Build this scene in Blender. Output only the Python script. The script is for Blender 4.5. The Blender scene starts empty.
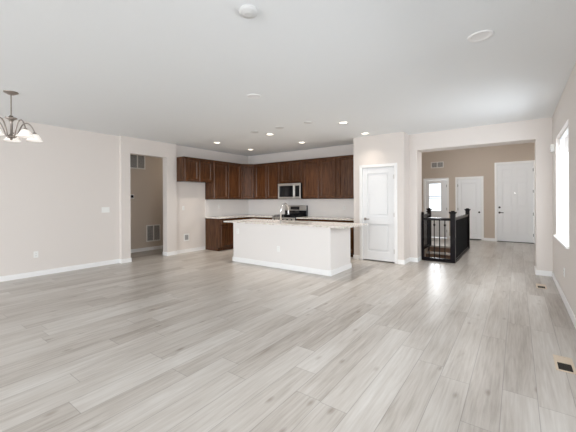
import bpy, bmesh, math, random
from mathutils import Vector, Matrix
random.seed(4)
scn = bpy.context.scene
col = scn.collection
# ---------------------------------------------------------------- camera
CZ = 1.354
yaw, roll = math.radians(36.15), math.radians(-0.285)
fw = Vector((-math.sin(yaw), math.cos(yaw), 0)); rt = Vector((math.cos(yaw), math.sin(yaw), 0)); up = Vector((0, 0, 1))
R_ = rt*math.cos(roll) + up*math.sin(roll); U_ = up*math.cos(roll) - rt*math.sin(roll)
cd = bpy.data.cameras.new('camera'); cam = bpy.data.objects.new('camera', cd); col.objects.link(cam)
cd.sensor_width = 36; cd.lens = 313.68/576*36; cd.shift_y = -15.46/576; cd.clip_start = 0.05; cd.clip_end = 300
m3 = Matrix((R_, U_, -fw)).transposed()
cam.matrix_world = Matrix.Translation((0, 0, CZ)) @ m3.to_4x4()
scn.camera = cam
# ---------------------------------------------------------------- world, daylight, exposure
w = bpy.data.worlds.new('world'); scn.world = w; w.use_nodes = True
bg = w.node_tree.nodes['Background']; bg.inputs[0].default_value = (0.86, 0.93, 1, 1); bg.inputs[1].default_value = 1.6
scn.view_settings.view_transform = 'Standard'; scn.view_settings.look = 'None'
scn.view_settings.gamma = 1; scn.view_settings.use_curve_mapping = False
scn.view_settings.exposure = 0.27
scn.cycles.max_bounces = 16; scn.cycles.diffuse_bounces = 12
def area(name, loc, rot, sx, sy, power, color=(0.93, 0.965, 1)):
    l = bpy.data.lights.new(name, 'AREA'); l.shape = 'RECTANGLE'; l.size = sx; l.size_y = sy; l.energy = power; l.color = color
    o = bpy.data.objects.new(name, l); col.objects.link(o); o.location = loc; o.rotation_euler = [math.radians(a) for a in rot]
    return o
# daylight entering through the glass doors behind the camera, the side windows and the entry door glass
area('daylight_rear_left', (-5.0, -5.3, 1.3), (60, 0, 0), 3.0, 2.3, 185)
area('daylight_rear_right', (-1.4, -5.3, 1.3), (56, 0, 0), 3.0, 2.3, 230)
area('daylight_side_near', (0.95, 1.9, 1.55), (38, 0, 90), 2.6, 1.7, 85)
area('daylight_side_far', (0.95, 5.83, 1.55), (60, 0, 90), 1.6, 1.5, 40)
area('daylight_entry_glass', (-2.4, 13.1, 1.5), (90, 0, 180), 0.7, 1.3, 38)
area('daylight_entry_side', (-4.3, 9.8, 1.9), (90, 0, -90), 1.6, 1.6, 40)
_l = bpy.data.lights.new('hall_fill_light', 'POINT'); _l.energy = 5; _l.shadow_soft_size = 0.12; _l.color = (1, 0.95, 0.86)  # added fill out of view, no fixture, brightens the hall wall
_o = bpy.data.objects.new('hall_fill_light', _l); col.objects.link(_o); _o.location = (-7.6, 5.75, 2.2)
_l = bpy.data.lights.new('entry_fill_light', 'POINT'); _l.energy = 45; _l.shadow_soft_size = 0.15; _l.color = (1, 0.97, 0.93)  # unseen fill light added above the header to brighten the entry
_o = bpy.data.objects.new('entry_fill_light', _l); col.objects.link(_o); _o.location = (-0.9, 8.9, 3.1)

# ---------------------------------------------------------------- materials
def newmat(name):
    m = bpy.data.materials.new(name); m.use_nodes = True
    return m, m.node_tree.nodes, m.node_tree.links, m.node_tree.nodes['Principled BSDF']
def plain(name, c, rough=0.6, metal=0, bump=0, scale=60, var=0, spec=0.5):
    m, n, l, b = newmat(name)
    b.inputs['Base Color'].default_value = (*c, 1); b.inputs['Roughness'].default_value = rough; b.inputs['Metallic'].default_value = metal; b.inputs['Specular IOR Level'].default_value = spec
    tc = n.new('ShaderNodeTexCoord'); nz = n.new('ShaderNodeTexNoise'); nz.inputs['Scale'].default_value = scale; nz.inputs['Detail'].default_value = 3
    l.new(tc.outputs['Object'], nz.inputs['Vector'])
    if bump:
        bp = n.new('ShaderNodeBump'); bp.inputs['Strength'].default_value = bump; bp.inputs['Distance'].default_value = 0.004
        l.new(nz.outputs['Fac'], bp.inputs['Height']); l.new(bp.outputs[0], b.inputs['Normal'])
    if var:
        mx = n.new('ShaderNodeMix'); mx.data_type = 'RGBA'
        mx.inputs[6].default_value = (*[v*(1-var) for v in c], 1); mx.inputs[7].default_value = (*[min(1, v*(1+var)) for v in c], 1)
        l.new(nz.outputs['Fac'], mx.inputs[0]); l.new(mx.outputs[2], b.inputs['Base Color'])
    return m
def emis(name, c, s):
    m, n, l, b = newmat(name)
    b.inputs['Base Color'].default_value = (0.8, 0.8, 0.8, 1)
    b.inputs['Emission Color'].default_value = (*c, 1); b.inputs['Emission Strength'].default_value = s
    return m
M = {}
M['wall'] = plain('wall_paint', (0.70, 0.655, 0.62), 0.75, bump=0.12, scale=90)
M['wall_shaded'] = plain('wall_paint_shaded', (0.53, 0.455, 0.385), 0.75, bump=0.12, scale=90)  # main wall paint again, with the lighting difference put into its colour
M['ceil'] = plain('ceiling_paint', (0.785, 0.805, 0.815), 0.8, bump=0.25, scale=45)
M['trim'] = plain('white_trim', (0.84, 0.84, 0.835), 0.35)
M['isl'] = plain('island_paint', (0.74, 0.715, 0.695), 0.6, bump=0.08, scale=90)
M['door'] = plain('door_paint', (0.80, 0.81, 0.82), 0.4)
M['splash'] = plain('backsplash_white', (0.80, 0.775, 0.755), 0.35)
M['steel'] = plain('stainless_steel', (0.62, 0.60, 0.57), 0.28, 0.9)
M['nickel'] = plain('brushed_nickel', (0.33, 0.29, 0.26), 0.3, 0.9)
M['chrome'] = plain('chrome', (0.7, 0.7, 0.7), 0.15, 1)
M['bronze'] = plain('dark_bronze', (0.05, 0.045, 0.04), 0.35, 0.7)
M['black'] = plain('black_glass', (0.008, 0.009, 0.011), 0.08)
M['iron'] = plain('black_iron', (0.010, 0.010, 0.011), 0.5, spec=0.12)
M['blackwood'] = plain('espresso_wood', (0.010, 0.008, 0.009), 0.2, var=0.3, scale=20, spec=0.05)
M['slot'] = plain('dark_slot', (0.03, 0.025, 0.02), 0.8)
M['plate'] = plain('white_plastic', (0.82, 0.82, 0.80), 0.35)
M['detector'] = plain('detector_plastic', (0.62, 0.62, 0.61), 0.45)
M['plate_gray'] = plain('grey_insert', (0.35, 0.35, 0.35), 0.4)
M['tan'] = plain('tan_metal', (0.62, 0.52, 0.40), 0.4, 0.2)
M['riser'] = plain('brown_riser', (0.16, 0.095, 0.06), 0.35, var=0.3, scale=12)
M['tread'] = plain('light_tread', (0.55, 0.53, 0.51), 0.22)
M['grille'] = plain('grille_white', (0.72, 0.70, 0.67), 0.45)
M['vent_back'] = plain('vent_shadow', (0.14, 0.135, 0.125), 0.8)
M['louver'] = plain('louver_grey', (0.55, 0.54, 0.53), 0.5)
M['shade'] = emis('alabaster_glass', (1, 0.88, 0.76), 0.35)
M['lens'] = emis('lit_lens', (1, 0.88, 0.70), 3.0)
M['lens_off'] = plain('unlit_lens', (0.86, 0.86, 0.86), 0.3)
M['snow'] = plain('snowy_ground', (0.85, 0.87, 0.9), 0.9, var=0.04, scale=0.5)
M['display'] = plain('display_dark', (0.012, 0.013, 0.016), 0.15)
def glassmat():
    m = bpy.data.materials.new('window_glass'); m.use_nodes = True; n = m.node_tree.nodes; l = m.node_tree.links; n.clear()
    o = n.new('ShaderNodeOutputMaterial'); mx = n.new('ShaderNodeMixShader'); t = n.new('ShaderNodeBsdfTransparent'); g = n.new('ShaderNodeBsdfGlossy')
    g.inputs['Roughness'].default_value = 0.02; fr = n.new('ShaderNodeFresnel'); fr.inputs[0].default_value = 1.35
    l.new(fr.outputs[0], mx.inputs[0]); l.new(t.outputs[0], mx.inputs[1]); l.new(g.outputs[0], mx.inputs[2]); l.new(mx.outputs[0], o.inputs[0])
    return m
M['glass'] = glassmat()
def woodmat(name, dark, light, rough=0.32):
    m, n, l, b = newmat(name)
    tc = n.new('ShaderNodeTexCoord'); mp = n.new('ShaderNodeMapping'); mp.inputs['Scale'].default_value = (9, 9, 0.9)
    nz = n.new('ShaderNodeTexNoise'); nz.inputs['Scale'].default_value = 3.0; nz.inputs['Detail'].default_value = 6; nz.inputs['Distortion'].default_value = 0.6
    cr = n.new('ShaderNodeValToRGB'); cr.color_ramp.elements[0].position = 0.3; cr.color_ramp.elements[1].position = 0.75
    cr.color_ramp.elements[0].color = (*dark, 1); cr.color_ramp.elements[1].color = (*light, 1)
    l.new(tc.outputs['Object'], mp.inputs[0]); l.new(mp.outputs[0], nz.inputs['Vector']); l.new(nz.outputs['Fac'], cr.inputs[0]); l.new(cr.outputs[0], b.inputs['Base Color'])
    b.inputs['Roughness'].default_value = rough; b.inputs['Specular IOR Level'].default_value = 0.38
    return m
M['cherry'] = woodmat('cherry_wood', (0.040, 0.0145, 0.0055), (0.118, 0.047, 0.0175), 0.26)
def granite():
    m, n, l, b = newmat('granite')
    tc = n.new('ShaderNodeTexCoord'); a = n.new('ShaderNodeTexNoise'); a.inputs['Scale'].default_value = 28; a.inputs['Detail'].default_value = 8
    v = n.new('ShaderNodeTexVoronoi'); v.inputs['Scale'].default_value = 60
    cr = n.new('ShaderNodeValToRGB'); e = cr.color_ramp.elements; e[0].position = 0.33; e[0].color = (0.44, 0.38, 0.32, 1); e[1].position = 0.5; e[1].color = (0.74, 0.70, 0.65, 1)
    x = e.new(0.68); x.color = (0.84, 0.82, 0.79, 1)
    mx = n.new('ShaderNodeMix'); mx.data_type = 'RGBA'; mx.blend_type = 'MULTIPLY'; mx.inputs[0].default_value = 0.12
    l.new(tc.outputs['Object'], a.inputs['Vector']); l.new(tc.outputs['Object'], v.inputs['Vector']); l.new(a.outputs['Fac'], cr.inputs[0])
    l.new(cr.outputs[0], mx.inputs[6]); l.new(v.outputs['Color'], mx.inputs[7]); l.new(mx.outputs[2], b.inputs['Base Color'])
    b.inputs['Roughness'].default_value = 0.12
    return m
M['granite'] = granite()
def floormat():
    m, n, l, b = newmat('plank_floor')
    def math_(op, a, c=None, d=None):
        k = n.new('ShaderNodeMath'); k.operation = op
        for i, v in enumerate((a, c, d)):
            if v is None: continue
            if isinstance(v, (int, float)): k.inputs[i].default_value = v
            else: l.new(v, k.inputs[i])
        return k.outputs[0]
    W, L = 0.197, 1.5
    tc = n.new('ShaderNodeTexCoord'); sp = n.new('ShaderNodeSeparateXYZ'); l.new(tc.outputs['Object'], sp.inputs[0])
    xs = math_('DIVIDE', math_('SUBTRACT', sp.outputs[0], 0.107), W)
    row = math_('FLOOR', xs); fx = math_('FRACT', xs)
    wn = n.new('ShaderNodeTexWhiteNoise'); wn.noise_dimensions = '1D'; l.new(row, wn.inputs['W'])
    ys = math_('ADD', math_('DIVIDE', sp.outputs[1], L), math_('MULTIPLY', wn.outputs['Value'], 7.3))
    pl = math_('FLOOR', ys); fy = math_('FRACT', ys)
    cb = n.new('ShaderNodeCombineXYZ'); l.new(row, cb.inputs[0]); l.new(pl, cb.inputs[1])
    w2 = n.new('ShaderNodeTexWhiteNoise'); w2.noise_dimensions = '3D'; l.new(cb.outputs[0], w2.inputs['Vector'])
    # grain: long noise, shifted per plank
    sc3 = n.new('ShaderNodeVectorMath'); sc3.operation = 'MULTIPLY'; l.new(tc.outputs['Object'], sc3.inputs[0]); sc3.inputs[1].default_value = (14, 1.1, 1)
    of = n.new('ShaderNodeVectorMath'); of.operation = 'MULTIPLY_ADD'; l.new(w2.outputs['Color'], of.inputs[0]); of.inputs[1].default_value = (37, 37, 37); l.new(sc3.outputs[0], of.inputs[2])
    g1 = n.new('ShaderNodeTexNoise'); g1.inputs['Scale'].default_value = 1.0; g1.inputs['Detail'].default_value = 7; g1.inputs['Roughness'].default_value = 0.6; g1.inputs['Distortion'].default_value = 1.2
    l.new(of.outputs[0], g1.inputs['Vector'])
    sc4 = n.new('ShaderNodeVectorMath'); sc4.operation = 'MULTIPLY'; l.new(of.outputs[0], sc4.inputs[0]); sc4.inputs[1].default_value = (0.25, 0.7, 1)
    g2 = n.new('ShaderNodeTexNoise'); g2.inputs['Scale'].default_value = 1.0; g2.inputs['Detail'].default_value = 3; l.new(sc4.outputs[0], g2.inputs['Vector'])
    # fine grain
    sc5 = n.new('ShaderNodeVectorMath'); sc5.operation = 'MULTIPLY'; l.new(of.outputs[0], sc5.inputs[0]); sc5.inputs[1].default_value = (5.0, 3.0, 1)
    g3 = n.new('ShaderNodeTexNoise'); g3.inputs['Scale'].default_value = 1.0; g3.inputs['Detail'].default_value = 4; l.new(sc5.outputs[0], g3.inputs['Vector'])
    # knots
    sc6 = n.new('ShaderNodeVectorMath'); sc6.operation = 'MULTIPLY'; l.new(of.outputs[0], sc6.inputs[0]); sc6.inputs[1].default_value = (0.30, 1.6, 0)
    vo = n.new('ShaderNodeTexVoronoi'); vo.voronoi_dimensions = '2D'; vo.inputs['Scale'].default_value = 1.0; l.new(sc6.outputs[0], vo.inputs['Vector'])
    vcs = n.new('ShaderNodeSeparateColor'); l.new(vo.outputs['Color'], vcs.inputs[0])
    kn = n.new('ShaderNodeMapRange'); kn.inputs['From Min'].default_value = 0.02; kn.inputs['From Max'].default_value = 0.10; kn.inputs['To Min'].default_value = 1; kn.inputs['To Max'].default_value = 0; l.new(vo.outputs['Distance'], kn.inputs['Value'])
    t = math_('ADD', math_('MULTIPLY', math_('SUBTRACT', w2.outputs['Value'], 0.5), 0.30), math_('MULTIPLY', math_('SUBTRACT', g1.outputs['Fac'], 0.5), 0.8))
    t = math_('ADD', t, math_('MULTIPLY', math_('SUBTRACT', g2.outputs['Fac'], 0.5), 0.7))
    t = math_('ADD', t, math_('MULTIPLY', math_('SUBTRACT', g3.outputs['Fac'], 0.5), 0.6))
    t = math_('SUBTRACT', math_('ADD', t, 0.55), math_('MULTIPLY', math_('MULTIPLY', kn.outputs[0], math_('GREATER_THAN', vcs.outputs[0], 0.62)), 0.30))
    cr = n.new('ShaderNodeValToRGB'); e = cr.color_ramp.elements
    e[0].position = 0.0; e[0].color = (0.225, 0.190, 0.158, 1); e[1].position = 1.0; e[1].color = (0.58, 0.56, 0.53, 1)
    x = e.new(0.5); x.color = (0.435, 0.402, 0.366, 1)
    l.new(t, cr.inputs[0])
    ex = math_('MINIMUM', fx, math_('SUBTRACT', 1, fx)); ey = math_('MULTIPLY', math_('MINIMUM', fy, math_('SUBTRACT', 1, fy)), L/W)
    ed = math_('MINIMUM', ex, ey)
    gr = n.new('ShaderNodeMapRange'); gr.inputs['From Min'].default_value = 0.004; gr.inputs['From Max'].default_value = 0.016; gr.inputs['To Min'].default_value = 0.62; gr.inputs['To Max'].default_value = 1; l.new(ed, gr.inputs['Value'])
    vm = n.new('ShaderNodeVectorMath'); vm.operation = 'SCALE'; l.new(cr.outputs[0], vm.inputs[0]); l.new(gr.outputs[0], vm.inputs['Scale'])
    l.new(vm.outputs[0], b.inputs['Base Color'])
    b.inputs['Roughness'].default_value = 0.30
    bp = n.new('ShaderNodeBump'); bp.inputs['Strength'].default_value = 0.15; bp.inputs['Distance'].default_value = 0.002
    l.new(math_('ADD', gr.outputs[0], math_('MULTIPLY', g3.outputs['Fac'], 0.3)), bp.inputs['Height']); l.new(bp.outputs[0], b.inputs['Normal'])
    return m
M['floor'] = floormat()

# ---------------------------------------------------------------- mesh helpers
org = {}
class MB:
    def __init__(s): s.bm = bmesh.new()
    def box(s, x0, x1, y0, y1, z0, z1):
        v = [s.bm.verts.new((x, y, z)) for z in (z0, z1) for y in (y0, y1) for x in (x0, x1)]
        for f in ((0, 2, 3, 1), (4, 5, 7, 6), (0, 1, 5, 4), (2, 6, 7, 3), (0, 4, 6, 2), (1, 3, 7, 5)): s.bm.faces.new([v[i] for i in f])
        return s
    def prism(s, pts, z0, z1):
        a = [s.bm.verts.new((x, y, z0)) for x, y in pts]; b = [s.bm.verts.new((x, y, z1)) for x, y in pts]; n = len(pts)
        s.bm.faces.new(a[::-1]); s.bm.faces.new(b)
        for i in range(n): s.bm.faces.new((a[i], a[(i+1) % n], b[(i+1) % n], b[i]))
        return s
    def cyl(s, p0, p1, r, r2=None, n=16):
        p0, p1 = Vector(p0), Vector(p1); r2 = r if r2 is None else r2
        d = (p1-p0).normalized(); u = d.orthogonal().normalized(); v = d.cross(u); A = []; B = []
        for i in range(n):
            a = 2*math.pi*i/n; q = u*math.cos(a)+v*math.sin(a)
            A.append(s.bm.verts.new(p0+q*r)); B.append(s.bm.verts.new(p1+q*r2))
        for i in range(n): s.bm.faces.new((A[i], A[(i+1) % n], B[(i+1) % n], B[i]))
        s.bm.faces.new(A[::-1]); s.bm.faces.new(B); return s
    def lathe(s, c, prof, n=28):
        rings = []
        for r, z in prof:
            rings.append([s.bm.verts.new((c[0]+max(r, 1e-4)*math.cos(2*math.pi*i/n), c[1]+max(r, 1e-4)*math.sin(2*math.pi*i/n), c[2]+z)) for i in range(n)])
        for a, b in zip(rings, rings[1:]):
            for i in range(n): s.bm.faces.new((a[i], a[(i+1) % n], b[(i+1) % n], b[i]))
        return s
    def tube(s, pts, r, n=10):
        pts = [Vector(p) for p in pts]; rings = []; u = None
        for i, p in enumerate(pts):
            d = (pts[min(i+1, len(pts)-1)]-pts[max(i-1, 0)]).normalized()
            u = d.orthogonal().normalized() if u is None else (u-d*u.dot(d)).normalized()
            v = d.cross(u)
            rings.append([s.bm.verts.new(p+(u*math.cos(2*math.pi*k/n)+v*math.sin(2*math.pi*k/n))*r) for k in range(n)])
        for a, b in zip(rings, rings[1:]):
            for i in range(n): s.bm.faces.new((a[i], a[(i+1) % n], b[(i+1) % n], b[i]))
        s.bm.faces.new(rings[0][::-1]); s.bm.faces.new(rings[-1]); return s
    def xf(s, mat):
        bmesh.ops.transform(s.bm, matrix=mat, verts=s.bm.verts[:]); return s
    def build(s, name, mat, parent=None, bevel=0, smooth=False, origin=None):
        me = bpy.data.meshes.new(name); o_ = org[parent] if parent else Vector(origin or (0, 0, 0))
        bmesh.ops.recalc_face_normals(s.bm, faces=s.bm.faces[:])
        bmesh.ops.translate(s.bm, vec=-o_, verts=s.bm.verts[:])
        s.bm.to_mesh(me); s.bm.free(); me.materials.append(mat)
        if smooth:
            for p in me.polygons: p.use_smooth = True
        o = bpy.data.objects.new(name, me); col.objects.link(o)
        if parent: o.parent = parent
        else: o.location = o_
        org[o] = o_
        if bevel:
            b = o.modifiers.new('bevel', 'BEVEL'); b.width = bevel; b.segments = 2; b.limit_method = 'ANGLE'
        return o
def tag(o, label=None, cat=None, group=None, kind=None):
    if label: o['label'] = label
    if cat: o['category'] = cat
    if group: o['group'] = group
    if kind: o['kind'] = kind
    return o
def thing(name, loc, label, cat, group=None, rotz=0):
    o = bpy.data.objects.new(name, None); o.empty_display_size = 0.1; col.objects.link(o); o.location = loc; org[o] = Vector(loc)
    o.rotation_euler = (0, 0, rotz)
    return tag(o, label, cat, group)
def struct_root(name, loc=(0, 0, 0)):
    o = bpy.data.objects.new(name, None); col.objects.link(o); o.location = loc; org[o] = Vector(loc); o['kind'] = 'structure'; return o
def struct(name, mb, mat, bevel=0):
    return tag(mb.build(name, mat, bevel=bevel), kind='structure')
def dup(root, loc, label=None, rotz=None, group=None):
    r = root.copy(); col.objects.link(r); r.location = loc
    if rotz is not None: r.rotation_euler = (0, 0, rotz)
    if label: r['label'] = label
    if group: r['group'] = group
    for ch in list(root.children):
        c = ch.copy(); col.objects.link(c); c.parent = r
        for g in list(ch.children):
            d = g.copy(); col.objects.link(d); d.parent = c
    return r
def wall(mb, axis, a0, a1, t0, t1, z0, z1, holes=()):
    """vertical slab along axis with rectangular holes (h0,h1,hz0,hz1)"""
    ks = sorted({a0, a1, *[h[0] for h in holes], *[h[1] for h in holes]})
    for p, q in zip(ks, ks[1:]):
        hs = [h for h in holes if h[0] <= p and h[1] >= q]
        segs = [(z0, z1)]
        for h in hs:
            ns = []
            for s0, s1 in segs:
                if h[2] > s0: ns.append((s0, min(s1, h[2])))
                if h[3] < s1: ns.append((max(s0, h[3]), s1))
            segs = ns
        for s0, s1 in segs:
            if s1-s0 > 1e-4:
                if axis == 'Y': mb.box(t0, t1, p, q, s0, s1)
                else: mb.box(p, q, t0, t1, s0, s1)
    return mb

# ---------------------------------------------------------------- room shell
ZC = 2.79
XL, XO, XK, XR = -7.075, -6.98, -7.03, 0.50
YK, YP, YH, YH2, YE = 7.46, 6.75, 7.16, 7.58, 12.20
f = MB()   # floor with the stairwell opening left free
f.box(-9.0, 0.75, -5.0, 7.47, -0.12, 0); f.box(-9.0, -2.16, 7.47, 12.4, -0.12, 0); f.box(-1.06, 0.75, 7.47, 12.4, -0.12, 0); f.box(-2.16, -1.06, 10.05, 12.4, -0.12, 0); f.box(-1.85, -0.75, 12.4, 13.3, -0.12, 0)
struct('floor', f, M['floor'])
struct('ceiling', MB().box(-9.0, 0.75, -5.0, 7.50, ZC, ZC+0.1), M['ceil'])
struct('ceiling_entry', MB().box(-4.4, 0.75, 7.60, 12.4, 3.35, 3.45), M['ceil'])
struct('wall_left', MB().box(XL-0.2, XL, -5.0, 3.385, 0, ZC), M['wall'])
OY0, OY1, OZ = 3.585, 4.495, 2.43
struct('wall_hall_opening', wall(MB(), 'Y', 3.385, 4.765, -7.165, XO, 0, ZC, [(OY0, OY1, 0, OZ)]), M['wall'])
struct('wall_kitchen_left', MB().box(-7.165, XK, 4.765, YK, 0, ZC), M['wall'])
struct('wall_kitchen_back', MB().box(-7.165, -1.94, YK, YK+0.14, 0, ZC), M['wall'])
struct('wall_hall_back', MB().box(-8.4, -8.2, 2.4, 6.2, 0, ZC), M['wall_shaded'])
struct('wall_hall_near', MB().box(-8.2, -7.32, 2.4, 2.55, 0, ZC), M['wall_shaded'])
struct('wall_hall_far', MB().box(-8.2, -7.165, 6.05, 6.2, 0, ZC), M['wall_shaded'])
PX0, PX1 = -3.05, -1.92
pd0, pd1, pdz = -2.835, -2.125, 2.075
p = wall(MB(), 'X', PX0, PX1, YP, YP+0.12, 0, ZC, [(pd0-0.02, pd1+0.02, 0, pdz+0.02)])
p.box(PX0, PX0+0.1, YP+0.12, YK, 0, ZC); p.box(PX1-0.1, PX1, YP+0.12, YK, 0, ZC)
struct('wall_pantry', p, M['wall'])
hx0, hx1, hz = -1.757, 0.274, 2.434
struct('wall_header', wall(MB(), 'X', -1.94, XR+0.2, YH, YH2, 0, 3.45, [(hx0, hx1, 0, hz)]), M['wall'])
W1 = (5.03, 6.53, 0.765, 2.32); W2 = (0.6, 3.2, 0.70, 2.40)
struct('wall_right', wall(MB(), 'Y', -5.0, YH, XR, XR+0.2, 0, ZC, [W1, W2]), M['wall'])
R1 = (-6.5, -3.5, 0.05, 2.45); R2 = (-2.9, 0.1, 0.05, 2.45)
struct('wall_rear', wall(MB(), 'X', XL-0.2, XR+0.2, -5.15, -5.0, 0, ZC, [R1, R2]), M['wall'])
# entry
gd = (-2.70, -2.00, 0, 2.06); hd = (-1.655, -0.965, 0, 2.06); fd = (-0.52, 0.40, 0, 2.48)
struct('wall_entry_back', wall(MB(), 'X', -4.4, 0.9, YE, YE+0.16, 0, 3.45, [(h[0]-0.02, h[1]+0.02, 0, h[3]+0.02) for h in (gd, hd, fd)]), M['wall_shaded'])
struct('wall_entry_right', MB().box(0.56, 0.75, YH2, YE, 0, 3.45), M['wall_shaded'])
struct('wall_entry_left', wall(MB(), 'Y', YH2, YE, -4.2, -4.0, 0, 3.45, [(9.0, 10.6, 1.1, 2.7)]), M['wall_shaded'])
struct('wall_entry_near', MB().box(-4.2, -1.94, YK+0.14, YK+0.28, 0, 3.45), M['wall_shaded'])
c = MB(); c.box(-1.80, -1.74, YE+0.16, YE+1.0, 0, 2.4); c.box(-0.86, -0.80, YE+0.16, YE+1.0, 0, 2.4); c.box(-1.80, -0.80, YE+1.0, YE+1.06, 0, 2.4); c.box(-1.80, -0.80, YE+0.16, YE+1.06, 2.4, 2.46)
struct('wall_closet', c, M['wall'])
struct('ground', MB().box(-60, 60, -60, 80, -3.5, -3.4), M['snow'])
tg = MB(); tg.box(-14, 8, 12.4, 30, -0.3, -0.15); struct('ground_porch', tg, M['snow'])

# baseboards
def bb(name, segs):
    m = MB()
    for s in segs: m.box(*s, 0.0, 0.092); 
    struct(name, m, M['trim'], 0.003)
T = 0.015
bb('baseboard_left', [(XL, XL+T, -5.0, 3.37)])
bb('baseboard_hall_opening', [(XL, XO+T, 3.385-T, 3.385), (XO, XO+T, 3.385, OY0), (-7.165, XO+T, OY0, OY0+T), (-7.165, XO+T, OY1-T, OY1), (XO, XO+T, OY1, 4.765)])
bb('baseboard_kitchen_left', [(XK, XK+T, 4.765, 5.69)])
bb('baseboard_hall_back', [(-8.2, -8.2+T, 2.55, 6.05)])
bb('baseboard_pantry', [(PX0-T, pd0-0.075, YP-T, YP), (pd1+0.075, PX1+T, YP-T, YP), (PX1, PX1+T, YP, YH)])
bb('baseboard_header', [(PX1+T, hx0+T, YH-T, YH), (hx0, hx0+T, YH, YH2-0.13), (hx1-T, XR, YH-T, YH), (hx1-T, hx1, YH, YH2)])
bb('baseboard_right', [(XR-T, XR, -5.0, YH-T)])
bb('baseboard_entry_back', [(-4.0, gd[0]-0.07, YE-T, YE), (gd[1]+0.07, hd[0]-0.07, YE-T, YE), (hd[1]+0.07, fd[0]-0.07, YE-T, YE), (fd[1]+0.07, 0.56, YE-T, YE)])
bb('baseboard_entry_right', [(0.56-T, 0.56, YH2, YE-T)])
# backsplash (white run of tile between counter and wall cabinets)
b_ = MB().box(XK, XK+0.008, 5.70, YK, 0.905, 1.39); b_.box(XK+0.008, PX0, YK-0.008, YK, 0.905, 1.39)
struct('trim_1', b_, M['splash'])

# stairwell
s = MB(); s.box(-2.26, -2.16, 7.37, 10.15, -2.9, -0.12); s.box(-1.06, -0.96, 7.37, 10.15, -2.9, -0.12); s.box(-2.26, -0.96, 7.37, 7.47, -2.9, -0.12); s.box(-2.26, -0.96, 10.05, 10.15, -2.9, -0.12)
struct('wall_stairwell', s, M['wall_shaded'])
st = struct_root('stair_flight', (-1.61, 10.05, 0))
for i in range(9):
    y1 = 10.05-0.27*i; z = -0.175*(i+1)
    MB().box(-2.16, -1.06, y1-0.30, y1-0.02, z-0.03, z).build('tread', M['tread'], st)
    MB().box(-2.16, -1.06, y1-0.02, y1, z-0.0, z+(0.175 if i else 0.13)-(0.03 if i else 0)).build('riser', M['riser'], st)
MB().box(-2.16, -1.06, 7.47, 10.05, -2.9, -2.8).build('lower_landing', M['tread'], st)

# ---------------------------------------------------------------- windows
def window(name, axis, a0, a1, z0, z1, t, depth, inward, single=False, sill=False):
    """axis Y: opening runs along Y in the plane X=t (outer side of the recess)"""
    r = struct_root(name, (t, (a0+a1)/2, z0) if axis == 'Y' else ((a0+a1)/2, t, z0))
    def bx(m, p, q, d0, d1, lo, hi):
        if axis == 'Y': m.box(t+d0, t+d1, p, q, lo, hi)
        else: m.box(p, q, t+d0, t+d1, lo, hi)
    F = 0.022 if single else 0.045; fr = MB()
    bx(fr, a0, a1, -0.03, 0.03, z0, z0+F); bx(fr, a0, a1, -0.03, 0.03, z1-F, z1)
    bx(fr, a0, a0+F, -0.03, 0.03, z0+F, z1-F); bx(fr, a1-F, a1, -0.03, 0.03, z0+F, z1-F)
    mid = (a0+a1)/2
    if not single: bx(fr, mid-0.03, mid+0.03, -0.03, 0.03, z0+F, z1-F)
    fr.build('window_frame', M['trim'], r, bevel=0.003)
    g = MB()
    if single: bx(g, a0+F, a1-F, -0.004, 0.004, z0+F, z1-F)
    else: bx(g, a0+F, mid-0.03, -0.004, 0.004, z0+F, z1-F); bx(g, mid+0.03, a1-F, -0.004, 0.004, z0+F, z1-F); g.build('pane', M['glass'], r)
    if sill:
        s = MB(); s.box(XR, t-0.03, a0+0.001, a1-0.001, z0, z0+0.02); s.box(XR-0.035, XR, a0-0.03, a1+0.03, z0-0.008, z0+0.02); s.build('window_sill', M['trim'], r, bevel=0.004)
    return r
window('window_1', 'Y', *W1[:2], W1[2], W1[3], XR+0.075, 0.15, 1, sill=True, single=True)
window('window_2', 'Y', *W2[:2], W2[2], W2[3], XR+0.075, 0.15, 1, sill=True)
window('window_3', 'X', *R1[:2], R1[2], R1[3], -5.08, 0, 1)
window('window_4', 'X', *R2[:2], R2[2], R2[3], -5.08, 0, 1)
window('window_5', 'Y', 9.0, 10.6, 1.1, 2.7, -4.1, 0, 1)

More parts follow.
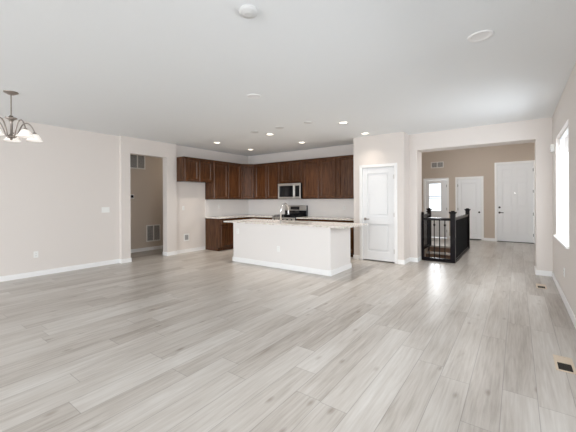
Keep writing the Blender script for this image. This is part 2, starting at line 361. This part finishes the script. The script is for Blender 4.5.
# ---------------------------------------------------------------- doors (all face -Y)
def door(name, x0, x1, z1, y, panels, hinge_right, lever=False, casing=0.062, knob_mat=None, lite=None, gap=0.018, knob_z=0.93):
    r = struct_root(name, ((x0+x1)/2, y, 0))
    c = MB()
    c.box(x0-casing-0.008, x0-0.008, y-0.018, y, 0, z1+0.008+casing); c.box(x1+0.008, x1+casing+0.008, y-0.018, y, 0, z1+0.008+casing)
    c.box(x0-0.008, x1+0.008, y-0.018, y, z1+0.008, z1+0.008+casing)
    c.box(x0-0.019, x0-0.003, y, y+0.115, 0, z1+0.003); c.box(x1+0.003, x1+0.019, y, y+0.115, 0, z1+0.003); c.box(x0-0.019, x1+0.019, y, y+0.115, z1+0.003, z1+0.019)
    c.build('casing', M['trim'], r, bevel=0.004)
    ys = y+0.012; d = MB()
    rects = list(panels)+([lite] if lite else [])
    wall(d, 'X', x0, x1, ys, ys+0.035, gap, z1, [(x0+a, x0+b, lo, hi) for a, b, lo, hi in rects])
    for a, b, lo, hi in panels:
        d.box(x0+a, x0+b, ys+0.022, ys+0.03, lo, hi)
        d.box(x0+a+0.035, x0+b-0.035, ys+0.004, ys+0.022, lo+0.035, hi-0.035)
    d.build('door_panel', M['door'], r, bevel=0.004)
    if lite:
        a, b, lo, hi = lite
        MB().box(x0+a, x0+b, ys+0.014, ys+0.02, lo, hi).build('pane', M['glass'], r)
        k = MB(); zc_ = (lo+hi)/2
        k.box(x0+a, x0+b, ys+0.006, ys+0.028, zc_-0.045, zc_-0.02); k.box(x0+a, x0+b, ys+0.006, ys+0.028, zc_+0.02, zc_+0.045)
        k.build('glazing_bar', M['plate_gray'], r)
    hx = x1+0.0 if hinge_right else x0-0.0
    for hz_ in ((0.25, z1/2, z1-0.22) if z1 < 2.3 else (0.25, 0.9, 1.6, z1-0.22)):
        MB().cyl((hx, ys-0.007, hz_-0.045), (hx, ys-0.007, hz_+0.045), 0.0075, n=10).build('hinge', knob_mat or M['nickel'], r, smooth=False)
    kx = x0+0.06 if hinge_right else x1-0.06; km = knob_mat or M['nickel']
    k = MB().cyl((kx, ys, knob_z), (kx, ys-0.012, knob_z), 0.030).cyl((kx, ys-0.012, knob_z), (kx, ys-0.045, knob_z), 0.011)
    if lever:
        sg = 1 if hinge_right else -1
        k.cyl((kx-sg*0.008, ys-0.045, knob_z), (kx+sg*0.11, ys-0.045, knob_z), 0.010)
    else: k.lathe((0, 0, 0), [(0, 0)], 4) if False else k.cyl((kx, ys-0.042, knob_z), (kx, ys-0.055, knob_z), 0.018, 0.028).cyl((kx, ys-0.055, knob_z), (kx, ys-0.07, knob_z), 0.028, 0.020)
    k.build('door_handle', km, r, bevel=0.002)
    return r
pw = pd1-pd0
door('door_1', pd0, pd1, pdz, YP, [(0.115, pw-0.115, 0.22, 0.82), (0.115, pw-0.115, 1.00, pdz-0.13)], True, lever=True, gap=0.022)
hw = hd[1]-hd[0]
door('door_2', hd[0], hd[1], hd[3], YE, [(0.115, hw-0.115, 0.22, 0.80), (0.115, hw-0.115, 1.0, hd[3]-0.13)], False, knob_mat=M['bronze'], gap=0.03)
fwid = fd[1]-fd[0]; c0, c1, c2, c3 = 0.13, fwid/2-0.055, fwid/2+0.055, fwid-0.13
fr_ = door('door_3', fd[0], fd[1], fd[3], YE, [(a, b, lo, hi) for a, b in ((c0, c1), (c2, c3)) for lo, hi in ((0.25, 0.95), (1.12, 1.92), (2.05, 2.33))], True, lever=True, knob_mat=M['bronze'])
kx = fd[0]+0.06
MB().cyl((kx, YE+0.012, 1.10), (kx, YE-0.01, 1.10), 0.03).build('deadbolt', M['bronze'], fr_, bevel=0.002)
MB().cyl((-0.06, YE+0.012, 1.55), (-0.06, YE+0.004, 1.55), 0.012).build('peephole', M['chrome'], fr_)
MB().box(fd[0]-0.02, fd[1]+0.02, YE-0.04, YE+0.14, 0.0, 0.015).build('threshold', M['bronze'], fr_)
gw = gd[1]-gd[0]
door('door_4', gd[0], gd[1], gd[3], YE, [(0.14, gw-0.14, 0.22, 0.78)], True, knob_mat=M['bronze'], lite=(0.13, gw-0.19, 0.96, 1.93))

# ---------------------------------------------------------------- kitchen cabinets
def shaker(mb, a0, a1, z0, z1, rail=0.055):
    """door front in local XZ facing -Y, back face at y=0, thickness 0.02"""
    prev = None
    for ins, y in ((0, 0), (0, -0.008), (0.014, -0.024), (rail-0.004, -0.024), (rail+0.014, -0.004)):
        ring = [mb.bm.verts.new(v) for v in ((a0+ins, y, z0+ins), (a1-ins, y, z0+ins), (a1-ins, y, z1-ins), (a0+ins, y, z1-ins))]
        if prev:
            for k in range(4): mb.bm.faces.new((prev[k], prev[(k+1) % 4], ring[(k+1) % 4], ring[k]))
        else: mb.bm.faces.new(ring[::-1])
        prev = ring
    mb.bm.faces.new(prev); return mb
def cabinet(name, x, y, z, width, depth, height, doors, rot, label, cat, drawer=False, toe=0.0, crown=True, end_filler=0.0):
    """local frame: front at y=0 facing -Y, x from 0 to width; rotated about z by rot at (x,y)"""
    t = thing(name, (x, y, z), label, cat, None, rot)
    org[t] = Vector((0, 0, 0))
    b = MB(); b.box(0.0005, width-0.0005, 0.0, depth, toe, height)
    if toe: b.box(0.0005, width-0.0005, 0.07, depth, 0, toe)
    b.build('body', M['cherry'], t, bevel=0.002)
    dw = (width-0.03)/doors; dz0 = toe+0.02; dz1 = height-0.025
    for i in range(doors):
        a0 = 0.015+i*dw+0.014; a1 = 0.015+(i+1)*dw-0.014; top = dz1
        if drawer:
            top = dz1-0.16
            shaker(MB(), a0, a1, dz1-0.145, dz1, 0.035).build('drawer', M['cherry'], t)
        shaker(MB(), a0, a1, dz0, top).build('door', M['cherry'], t)
    if crown: MB().box(0.0005, width-0.0005, -0.012, depth, height, height+0.022).build('top_rail', M['cherry'], t, bevel=0.004)
    return t
UF, UY = XK+0.33, YK-0.33    # front planes of the wall cabinets: X on the left wall, Y on the back wall
UB, UT = 1.395, 2.445
H90 = math.pi/2
uc = 'wall cabinet'
cabinet('wall_cabinet', UF, 4.768, 1.85, 0.932, 0.325, UT-1.85, 2, H90, 'short dark cherry wall cabinet hung high above the empty refrigerator space', uc)
cabinet('wall_cabinet', UF, 5.702, UB, 1.085, 0.325, UT-UB, 2, H90, 'tall two-door dark cherry wall cabinet on the left kitchen wall, beside the corner', uc)
# diagonal corner cabinet
cx0, cy0, cx1, cy1 = UF, 6.789, -6.475, UY
t = thing('corner_wall_cabinet', (cx0, cy0, UB), 'narrow single-door cherry wall cabinet set diagonally in the kitchen corner', uc)
MB().prism([(cx0, cy0), (cx1, cy1), (cx1, YK-0.01), (XK+0.01, YK-0.01), (XK+0.01, cy0)], UB, UT).build('body', M['cherry'], t)
MB().prism([(cx0, cy0-0.0), (cx1, cy1-0.0), (cx1, YK-0.01), (XK+0.01, YK-0.01), (XK+0.01, cy0)], UT, UT+0.022).build('top_rail', M['cherry'], t)
L_ = math.hypot(cx1-cx0, cy1-cy0); ang = math.atan2(cy1-cy0, cx1-cx0)
dm = shaker(MB(), 0.03, L_-0.03, 0.02, UT-UB-0.025); dm.xf(Matrix.Translation((cx0, cy0, UB)) @ Matrix.Rotation(ang, 4, 'Z')); dm.build('door', M['cherry'], t)
cabinet('wall_cabinet', -6.474, UY, UB, 0.983, 0.325, UT-UB, 2, 0, 'two-door dark cherry wall cabinet on the back wall, directly left of the microwave', uc)
cabinet('wall_cabinet', -5.490, UY, 1.835, 0.768, 0.325, UT-1.835, 2, 0, 'short two-door cherry cabinet directly above the microwave', uc)
cabinet('wall_cabinet', -4.721, UY, UB, 1.055, 0.325, UT-UB, 2, 0, 'two-door cherry wall cabinet on the back wall, directly right of the microwave', uc)
cabinet('wall_cabinet', -3.665, UY, UB, 0.605, 0.325, UT-UB, 1, 0, 'single-door cherry wall cabinet at the right end of the row, against the pantry wall', uc)
# base cabinets
BF, BY = XK+0.60, YK-0.60
bc = 'base cabinet'; BH = 0.873
t = cabinet('base_cabinet', BF, 5.70, 0, 0.60, 0.59, BH, 1, H90, 'dark cherry base cabinet with exposed brown end panel beside the refrigerator space', bc, True, 0.10, False)
cabinet('base_cabinet', BF, 6.301, 0, 0.58, 0.59, BH, 1, H90, 'dark cherry base cabinet of the left run, seen in the gap left of the island', bc, True, 0.10, False)
cabinet('base_cabinet', -6.42, BY, 0, 0.913, 0.585, BH, 2, 0, 'cherry base cabinet behind the island, directly left of the range', bc, True, 0.10, False)
cabinet('base_cabinet', -4.733, BY, 0, 0.821, 0.585, BH, 2, 0, 'cherry base cabinet behind the island, directly right of the range', bc, True, 0.10, False)
cabinet('base_cabinet', -3.91, BY, 0, 0.85, 0.585, BH, 2, 0, 'cherry base cabinet against the pantry wall, a dark sliver right of the island', bc, True, 0.10, False)
# counters
c = MB(); c.prism([(XK+0.01, 5.675), (BF+0.03, 5.675), (BF+0.03, BY-0.03), (-5.507, BY-0.03), (-5.507, YK-0.01), (XK+0.01, YK-0.01)], 0.875, 0.905)
tag(c.build('countertop', M['granite'], bevel=0.004, origin=(XK+0.3, 5.7, 0.875)), 'L-shaped speckled beige stone countertop running along the left kitchen wall to the range', 'countertop')
c = MB().box(-4.733, PX0-0.003, BY-0.03, YK-0.01, 0.875, 0.905)
tag(c.build('countertop', M['granite'], bevel=0.004, origin=(-4, 7, 0.875)), 'straight speckled beige stone countertop between the range and the pantry wall', 'countertop')

# ---------------------------------------------------------------- range
rx0, rx1, ry = -5.500, -4.740, YK-0.665
t = thing('range', ((rx0+rx1)/2, YK-0.35, 0), 'black and stainless steel cooking range with rear control panel, below the microwave', 'range')
MB().box(rx0, rx1, ry, YK-0.03, 0.02, 0.90).build('body', M['iron'], t, bevel=0.003)
MB().box(rx0+0.01, rx1-0.01, ry-0.03, ry, 0.24, 0.76).build('oven_door', M['steel'], t, bevel=0.004)
MB().box(rx0+0.10, rx1-0.10, ry-0.034, ry-0.03, 0.34, 0.62).build('oven_window', M['black'], t)
MB().cyl((rx0+0.06, ry-0.07, 0.715), (rx1-0.06, ry-0.07, 0.715), 0.012).cyl((rx0+0.09, ry-0.03, 0.715), (rx0+0.09, ry-0.07, 0.715), 0.008).cyl((rx1-0.09, ry-0.03, 0.715), (rx1-0.09, ry-0.07, 0.715), 0.008).build('handle', M['steel'], t)
MB().box(rx0+0.01, rx1-0.01, ry-0.025, ry, 0.04, 0.22).build('drawer', M['steel'], t, bevel=0.004)
MB().box(rx0, rx1, ry-0.02, ry+0.02, 0.78, 0.90).build('front_panel', M['steel'], t, bevel=0.004)
for i in range(5):
    x = rx0+0.09+i*(0.58/4); MB().cyl((x, ry-0.02, 0.84), (x, ry-0.045, 0.84), 0.022, 0.018).build('knob', M['iron'], t)
MB().box(rx0, rx1, ry, YK-0.09, 0.90, 0.918).build('cooktop', M['black'], t, bevel=0.003)
for gx in (rx0+0.03, (rx0+rx1)/2+0.005):
    g = MB(); gx1 = gx+0.345
    for yy in (ry+0.05, ry+0.27, ry+0.49): g.box(gx, gx1, yy, yy+0.015, 0.94, 0.955)
    for k in range(4):
        xx = gx+k*0.11; g.box(xx, xx+0.013, ry+0.05, ry+0.505, 0.94, 0.955); g.box(xx, xx+0.013, ry+0.05, ry+0.063, 0.918, 0.94); g.box(xx, xx+0.013, ry+0.492, ry+0.505, 0.918, 0.94)
    g.build('grate', M['iron'], t)
for bx_ in (rx0+0.19, rx1-0.19):
    for by_ in (ry+0.16, ry+0.39): MB().cyl((bx_, by_, 0.918), (bx_, by_, 0.932), 0.045, 0.04).build('burner', M['iron'], t)
MB().box(rx0, rx1, YK-0.09, YK-0.03, 0.90, 1.215).build('control_panel', M['black'], t, bevel=0.004)
MB().box(rx0+0.01, rx1-0.01, YK-0.097, YK-0.09, 1.07, 1.21).build('panel_trim', M['steel'], t, bevel=0.002)
MB().box(-5.29, -4.98, YK-0.101, YK-0.097, 1.09, 1.185).build('display', M['display'], t)
# microwave
mx0, mx1, my = -5.488, -4.724, YK-0.40
t = thing('microwave', ((mx0+mx1)/2, YK-0.2, 1.40), 'stainless steel over-the-range microwave with dark glass door, mounted among the wall cabinets', 'microwave')
MB().box(mx0, mx1, my, YK-0.01, 1.40, 1.832).build('body', M['iron'], t, bevel=0.003)
d = wall(MB(), 'X', mx0+0.002, mx1-0.19, my-0.03, my, 1.405, 1.828, [(mx0+0.04, mx1-0.24, 1.455, 1.765)]); d.build('door', M['steel'], t, bevel=0.003)
MB().box(mx0+0.04, mx1-0.24, my-0.022, my, 1.455, 1.765).build('door_glass', M['black'], t)
MB().cyl((mx1-0.215, my-0.055, 1.46), (mx1-0.215, my-0.055, 1.77), 0.009).cyl((mx1-0.215, my-0.03, 1.48), (mx1-0.215, my-0.055, 1.48), 0.006).cyl((mx1-0.215, my-0.03, 1.75), (mx1-0.215, my-0.055, 1.75), 0.006).build('handle', M['steel'], t)
MB().box(mx1-0.188, mx1-0.002, my-0.03, my, 1.405, 1.828).build('control_panel', M['steel'], t, bevel=0.003)
MB().box(mx1-0.165, mx1-0.03, my-0.033, my-0.03, 1.46, 1.76).build('keypad', M['black'], t)

# ---------------------------------------------------------------- island
ix0, ix1, iy0, iy1 = -5.155, -2.695, 4.965, 5.82
t = thing('kitchen_island', ((ix0+ix1)/2, (iy0+iy1)/2, 0), 'long white kitchen island with overhanging speckled stone top, alone in the open floor', 'kitchen island')
sk0, sk1 = -4.25, -3.45
MB().box(ix0, ix1, iy0, iy1-0.02, 0.0, 0.865).build('base', M['isl'], t, bevel=0.004)
b = MB(); b.box(ix0-T, ix1+T, iy0-T, iy0, 0, 0.10); b.box(ix0-T, ix0, iy0, iy1, 0, 0.10); b.box(ix1, ix1+T, iy0, iy1, 0, 0.10); b.build('baseboard', M['trim'], t, bevel=0.003)
n_ = 4; wd = (ix1-ix0)/n_
for i in range(n_):
    d = shaker(MB(), 0.01, wd-0.01, 0.10, 0.85); d.xf(Matrix.Translation((ix0+(i+1)*wd, iy1-0.02, 0)) @ Matrix.Rotation(math.pi, 4, 'Z')); d.build('door', M['cherry'], t, bevel=0.003)
sx0, sx1, sy0, sy1 = -5.43, -2.39, 4.93, 5.93
cm = MB()
for a in ((sx0, sk0, sy0, sy1), (sk1, sx1, sy0, sy1), (sk0, sk1, sy0, 5.36), (sk0, sk1, 5.80, sy1)): cm.box(*a, 0.866, 0.894)
cm.build('countertop', M['granite'], t)
s = MB(); s.box(sk0, sk1, 5.36, 5.80, 0.868, 0.872)
s.box(sk0, sk0+0.01, 5.36, 5.80, 0.872, 0.893); s.box(sk1-0.01, sk1, 5.36, 5.80, 0.872, 0.893); s.box(sk0+0.01, sk1-0.01, 5.36, 5.37, 0.872, 0.893); s.box(sk0+0.01, sk1-0.01, 5.79, 5.80, 0.872, 0.893)
s.build('sink', M['steel'], t)
# faucet
fx, fy, fz = -4.03, 5.26, 0.894
t = thing('kitchen_faucet', (fx, fy, fz), 'tall chrome gooseneck faucet standing on the island top by the sink', 'faucet')
MB().cyl((fx, fy, fz), (fx, fy, fz+0.03), 0.028, 0.022).build('base', M['chrome'], t, smooth=False)
pts = [(fx, fy, fz+0.03), (fx, fy, fz+0.26)]+[(fx, fy+0.135*(1-math.cos(a)), fz+0.26+0.135*math.sin(a)) for a in [math.pi*k/12 for k in range(1, 12)]]+[(fx, fy+0.27, fz+0.26), (fx, fy+0.274, fz+0.25)]
MB().tube(pts, 0.016).build('spout', M['chrome'], t, smooth=True)
MB().cyl((fx, fy+0.274, fz+0.25), (fx, fy+0.276, fz+0.16), 0.016, 0.019).build('spray_head', M['chrome'], t)
MB().cyl((fx+0.02, fy, fz+0.07), (fx+0.09, fy, fz+0.10), 0.007).build('handle', M['chrome'], t)

# ---------------------------------------------------------------- stair railing
ra = -1.115; rl = -2.105; ry0, ry1 = 7.52, 9.98
def newel(m_x, m_y, parent, h=1.05, w_=0.048):
    n = MB(); n.box(m_x-w_, m_x+w_, m_y-w_, m_y+w_, 0, h)
    n.build('newel_post', M['blackwood'], parent, bevel=0.004)
    k = MB(); k.box(m_x-w_-0.012, m_x+w_+0.012, m_y-w_-0.012, m_y+w_+0.012, h, h+0.02); k.box(m_x-w_-0.022, m_x+w_+0.022, m_y-w_-0.022, m_y+w_+0.022, h+0.02, h+0.045)
    k.box(m_x-w_*0.7, m_x+w_*0.7, m_y-w_*0.7, m_y+w_*0.7, h+0.045, h+0.065)
    k.build('post_cap', M['blackwood'], parent, bevel=0.005)
def guard(name, x0, y0, x1, y1, label, posts):
    """railing along one axis"""
    t = thing(name, ((x0+x1)/2, (y0+y1)/2, 0), label, 'stair railing', 'black railings around the stairwell')
    al_x = abs(x1-x0) > abs(y1-y0)
    def bx(w_, z0, z1, nm, bev=0.004):
        if al_x: MB().box(x0, x1, y0-w_, y0+w_, z0, z1).build(nm, M['blackwood'], t, bevel=bev)
        else: MB().box(x0-w_, x0+w_, y0, y1, z0, z1).build(nm, M['blackwood'], t, bevel=bev)
    bx(0.032, 0.90, 0.955, 'top_rail'); bx(0.03, 0.035, 0.07, 'shoe_rail'); bx(0.047, 0.0, 0.035, 'base_curb', 0.003)
    Ln = (x1-x0) if al_x else (y1-y0); k = round(Ln/0.118)
    for i in range(1, k):
        q = Ln*i/k; px, py = (x0+q, y0) if al_x else (x0, y0+q)
        MB().box(px-0.009, px+0.009, py-0.009, py+0.009, 0.07, 0.90).build('baluster', M['iron'], t)
        if al_x and i % 2 == 0: MB().lathe((px, py, 0.80), [(0.009, -0.03), (0.022, -0.01), (0.022, 0.01), (0.009, 0.03)], 10).build('collar', M['iron'], t)
    for a in posts: newel(*a, t)
    return t
guard('stair_railing', -1.70, ry0, ra-0.049, ry0, 'short front railing with black metal balusters, from the wall opening to the corner newel post', [(ra, ry0)])
t = bpy.data.objects['stair_railing']
MB().box(-1.742, -1.70, ry0-0.04, ry0+0.04, 0, 1.08).build('half_post', M['blackwood'], t, bevel=0.004)
guard('stair_railing', ra, ry0+0.075, ra, ry1-0.048, 'long dark railing on the right side of the stairwell, seen nearly end-on', [(ra, ry1)])
guard('stair_railing', rl, YK+0.30, rl, ry1-0.048, 'dark railing on the far left side of the stairwell, glimpsed behind the front balusters', [(rl, ry1)])

# ---------------------------------------------------------------- chandelier
cx, cy = -5.34, 1.18
t = thing('chandelier', (cx, cy, ZC), 'brushed metal chandelier with lit frosted bell shades, hanging at the far left', 'chandelier')
MB().lathe((cx, cy, ZC), [(0.0, -0.038), (0.03, -0.036), (0.055, -0.022), (0.075, -0.012), (0.078, 0)]).build('canopy', M['nickel'], t, smooth=True)
MB().cyl((cx, cy, ZC-0.035), (cx, cy, 2.49), 0.007).build('stem', M['nickel'], t)
CU = -0.045
MB().lathe((cx, cy, CU), [(0.006, 2.53), (0.02, 2.525), (0.026, 2.51), (0.062, 2.50), (0.066, 2.492), (0.03, 2.47), (0.018, 2.45), (0.013, 2.43), (0.013, 2.29), (0.03, 2.27), (0.046, 2.255), (0.030, 2.235), (0.012, 2.225), (0.014, 2.212), (0.0, 2.205)]).build('hub', M['nickel'], t, smooth=True)
for k in range(5):
    a = math.radians(21+72*k); ca, sa = math.cos(a), math.sin(a)
    prof = [(0.03, 2.24), (0.06, 2.27), (0.085, 2.35), (0.12, 2.43), (0.165, 2.46), (0.205, 2.44), (0.235, 2.39), (0.25, 2.34)]
    # smooth by catmull
    pts = []
    for i in range(len(prof)-1):
        p0, p1, p2, p3 = prof[max(i-1, 0)], prof[i], prof[i+1], prof[min(i+2, len(prof)-1)]
        for s_ in (0, 0.33, 0.66):
            q = [0.5*((2*p1[j])+(-p0[j]+p2[j])*s_+(2*p0[j]-5*p1[j]+4*p2[j]-p3[j])*s_**2+(-p0[j]+3*p1[j]-3*p2[j]+p3[j])*s_**3) for j in (0, 1)]; pts.append(q)
    pts.append(prof[-1])
    arm = MB().tube([(cx+r*ca, cy+r*sa, z+CU) for r, z in pts], 0.008, 8).build('arm', M['nickel'], t, smooth=True)
    sx, sy = cx+0.25*ca, cy+0.25*sa
    MB().lathe((sx, sy, CU), [(0.0, 2.352), (0.018, 2.348), (0.022, 2.33), (0.02, 2.315), (0, 2.315)], 16).build('socket', M['nickel'], arm, smooth=True)
    MB().lathe((sx, sy, CU), [(0.022, 2.328), (0.042, 2.318), (0.060, 2.292), (0.074, 2.262), (0.094, 2.236), (0.091, 2.235), (0.071, 2.259), (0.056, 2.288), (0.040, 2.313)], 24).build('glass_shade', M['shade'], arm, smooth=True)

# ---------------------------------------------------------------- ceiling fittings
def downlight(loc, label, lit):
    t = thing('recessed_light', loc, label, 'ceiling light', 'lit recessed kitchen downlights' if lit else 'unlit recessed lights over the living area')
    x, y, z = loc
    MB().lathe(loc, [(0.065, -0.002), (0.075, -0.008), (0.098, -0.006), (0.1, 0)]).build('trim_ring', M['trim'], t, smooth=True)
    MB().lathe(loc, [(0.0, -0.003), (0.066, -0.003), (0.066, 0.0)]).build('lens', M['lens'] if lit else M['lens_off'], t)
    if lit:
        l = bpy.data.lights.new('downlight_bulb', 'SPOT'); l.energy = 74; l.color = (1, 0.89, 0.77); l.spot_size = math.radians(112); l.spot_blend = 1.0; l.shadow_soft_size = 0.06
        o = bpy.data.objects.new('bulb_light', l); col.objects.link(o); o.parent = t; o.location = (0, 0, -0.02)
    return t
a = downlight((-5.97, 5.22, ZC), 'lit recessed light nearest the refrigerator space, front row left', True)
for x, y, lb in ((-4.31, 5.25, 'lit recessed light in the middle of the front kitchen row, over the island'), (-2.59, 5.29, 'lit recessed light over the right end of the island'),
                 (-6.03, 6.48, 'lit recessed light near the kitchen corner, back row left'), (-4.30, 6.48, 'lit recessed light above the aisle in front of the microwave'), (-2.63, 6.42, 'lit recessed light just in front of the pantry door')):
    d_ = dup(a, (x, y, ZC), lb)
    if 'pantry' in lb:   # this can is on a lower setting
        for ch in d_.children:
            if ch.type == 'LIGHT': ch.data = ch.data.copy(); ch.data.energy = 20
a = downlight((-0.254, 3.225, ZC), 'unlit white recessed light alone on the upper right of the ceiling', False)
dup(a, (-2.917, 3.212, ZC), 'unlit white recessed light in the middle of the ceiling, before the kitchen')
def disc(name, loc, r, h, label, cat, group=None):
    t = thing(name, loc, label, cat, group)
    MB().lathe(loc, [(0, -h), (r*0.55, -h), (r*0.62, -h*0.85), (r*0.9, -h*0.7), (r, -h*0.35), (r, 0)]).build('cover', M['detector'], t, smooth=True); return t
sd = disc('smoke_detector', (-1.632, 1.74, ZC), 0.072, 0.035, 'round white smoke detector on the ceiling, top centre of the view', 'smoke detector')
MB().lathe((-1.632, 1.74, ZC-0.0355), [(0.0, 0), (0.03, 0), (0.03, 0.004)]).build('sensor_vent', M['detector'], sd)
g = 'blank ceiling covers above the island'
a = disc('ceiling_cover', (-4.427, 4.885, ZC), 0.085, 0.012, 'flat white blank ceiling cover, leftmost of three above the island', 'ceiling cover', g)
dup(a, (-3.765, 4.885, ZC), 'flat white blank ceiling cover, middle of three above the island')
dup(a, (-3.091, 4.885, ZC), 'flat white blank ceiling cover, rightmost of three above the island')

# ---------------------------------------------------------------- plates, grilles, registers
def plate(name, loc, rot, w_, h_, kind, label, cat):
    t = thing(name, loc, label, cat, None, rot); org[t] = Vector((0, 0, 0))
    MB().box(-w_/2, w_/2, -0.006, 0, -h_/2, h_/2).build('cover_plate', M['plate'], t, bevel=0.002)
    if kind == 'outlet':
        for z in (-0.022, 0.022):
            s_ = MB().box(-0.016, 0.016, -0.009, -0.006, z-0.014, z+0.014).build('socket', M['plate'], t, bevel=0.001)
            MB().box(-0.008, -0.005, -0.0095, -0.009, z-0.004, z+0.006).box(0.005, 0.008, -0.0095, -0.009, z-0.004, z+0.006).build('slots', M['slot'], s_)
    elif kind == 'switch':
        k = max(1, round(w_/0.06))-0 if w_ > 0.1 else 1
        for i in range(k):
            x = (i-(k-1)/2)*0.046; MB().box(x-0.016, x+0.016, -0.011, -0.006, -0.033, 0.033).build('rocker', M['plate'], t, bevel=0.002)
    elif kind == 'box':
        MB().box(-w_/2+0.03, w_/2-0.03, -0.008, -0.006, -h_/2+0.03, h_/2-0.03).build('recess', M['plate_gray'], t)
    return t
PX, NX = H90, -H90
plate('wall_outlet', (XL, 1.90, 0.395), PX, 0.07, 0.115, 'outlet', 'white wall outlet low on the long left wall', 'outlet')
plate('light_switch', (XL, 3.10, 1.175), PX, 0.16, 0.115, 'switch', 'wide white light switch plate on the left wall near the hall opening', 'light switch')
plate('water_supply_box', (XK, 5.085, 0.40), PX, 0.17, 0.19, 'box', 'white framed water supply box low in the refrigerator space', 'supply box')
plate('wall_outlet', (XK, 4.99, 1.17), PX, 0.07, 0.115, 'outlet', 'white outlet at chest height in the refrigerator space', 'outlet')
plate('wall_outlet', (XK+0.008, 6.2, 1.19), PX, 0.07, 0.115, 'outlet', 'white outlet on the left backsplash above the counter', 'outlet')
plate('wall_outlet', (-3.63, YK-0.008, 1.16), 0, 0.07, 0.115, 'outlet', 'white outlet on the back backsplash, right of the range', 'outlet')
plate('wall_outlet', (-3.87, iy0, 0.385), 0, 0.07, 0.115, 'outlet', 'white outlet in the middle of the island front', 'outlet')
plate('wall_outlet', (-5.01, iy0, 0.68), 0, 0.07, 0.115, 'outlet', 'white outlet at the upper left corner of the island front', 'outlet')
plate('wall_outlet', (XR, 5.485, 0.39), NX, 0.07, 0.115, 'outlet', 'white outlet on the right wall below the window', 'outlet')
t = plate('thermostat', (-8.2, 4.25, 1.48), PX, 0.11, 0.11, 'none', 'small white thermostat with dark screen on the hall wall', 'thermostat')
MB().box(-0.035, 0.035, -0.018, -0.006, -0.035, 0.035).build('screen', M['black'], t, bevel=0.002)
t = thing('door_chime', (XR, 6.80, 2.20), 'small white door chime box high on the right wall beside the window', 'door chime')
MB().box(XR-0.05, XR, 6.73, 6.86, 2.135, 2.26).build('housing', M['plate'], t, bevel=0.006)
MB().box(XR-0.053, XR-0.05, 6.75, 6.84, 2.155, 2.17).build('grille', M['plate_gray'], t)
def grille(name, loc, rot, w_, h_, cols, label, nsl=14):
    t = thing(name, loc, label, 'air vent', None, rot); org[t] = Vector((0, 0, 0))
    B = 0.028; fr = wall(MB(), 'X', -w_/2, w_/2, -0.014, 0, -h_/2, h_/2, [(-w_/2+B+k*(w_-B)/cols, -w_/2+(k+1)*(w_-B)/cols, -h_/2+B, h_/2-B) for k in range(cols)])
    fr.build('frame', M['grille'], t, bevel=0.002)
    MB().box(-w_/2+B, w_/2-B, -0.003, -0.001, -h_/2+B, h_/2-B).build('backing', M['vent_back'], t)
    sl = MB(); n = nsl
    for i in range(n):
        z = -h_/2+B+(i+0.5)*(h_-2*B)/n; sl.box(-w_/2+B, w_/2-B, -0.010, -0.004, z-0.0045, z+0.0045)
    sl.build('louvers', M['louver'], t)
    return t
grille('return_vent', (-8.2, 4.40, 2.43), PX, 0.44, 0.42, 2, 'grey louvered vent high on the hall wall, seen through the left opening')
grille('return_vent', (-8.2, 4.85, 0.47), PX, 0.42, 0.46, 2, 'white framed louvered vent low on the hall wall, seen through the left opening')
grille('supply_vent', (-2.30, YE, 2.60), 0, 0.42, 0.22, 2, 'small white louvered vent high on the beige entry wall above the glazed door', 7)
def register(loc, label):
    t = thing('floor_register', loc, label, 'floor register', None); org[t] = Vector((0, 0, 0))
    w_, l_ = 0.125, 0.30
    fr = MB(); fr.box(-w_/2, -w_/2+0.018, -l_/2, l_/2, 0, 0.006); fr.box(w_/2-0.018, w_/2, -l_/2, l_/2, 0, 0.006); fr.box(-w_/2+0.018, w_/2-0.018, -l_/2, -l_/2+0.018, 0, 0.006); fr.box(-w_/2+0.018, w_/2-0.018, l_/2-0.018, l_/2, 0, 0.006)
    fr.build('frame', M['tan'], t, bevel=0.002)
    MB().box(-w_/2+0.018, w_/2-0.018, -l_/2+0.018, l_/2-0.018, 0.0005, 0.002).build('duct', M['slot'], t)
    MB().box(-w_/2+0.018, w_/2-0.018, 0.01, l_/2-0.018, 0.002, 0.005).build('damper', M['tan'], t)
    sl = MB()
    for i in range(6): y = -l_/2+0.03+i*0.021; sl.box(-w_/2+0.018, w_/2-0.018, y, y+0.003, 0.002, 0.005)
    sl.build('louvers', M['bronze'], t); return t
a = register((0.306, 3.41, 0), 'tan metal floor register, the nearer one, at the right edge of the floor')
dup(a, (0.296, 6.25, 0), 'small floor register near the right wall opening, the farther one')
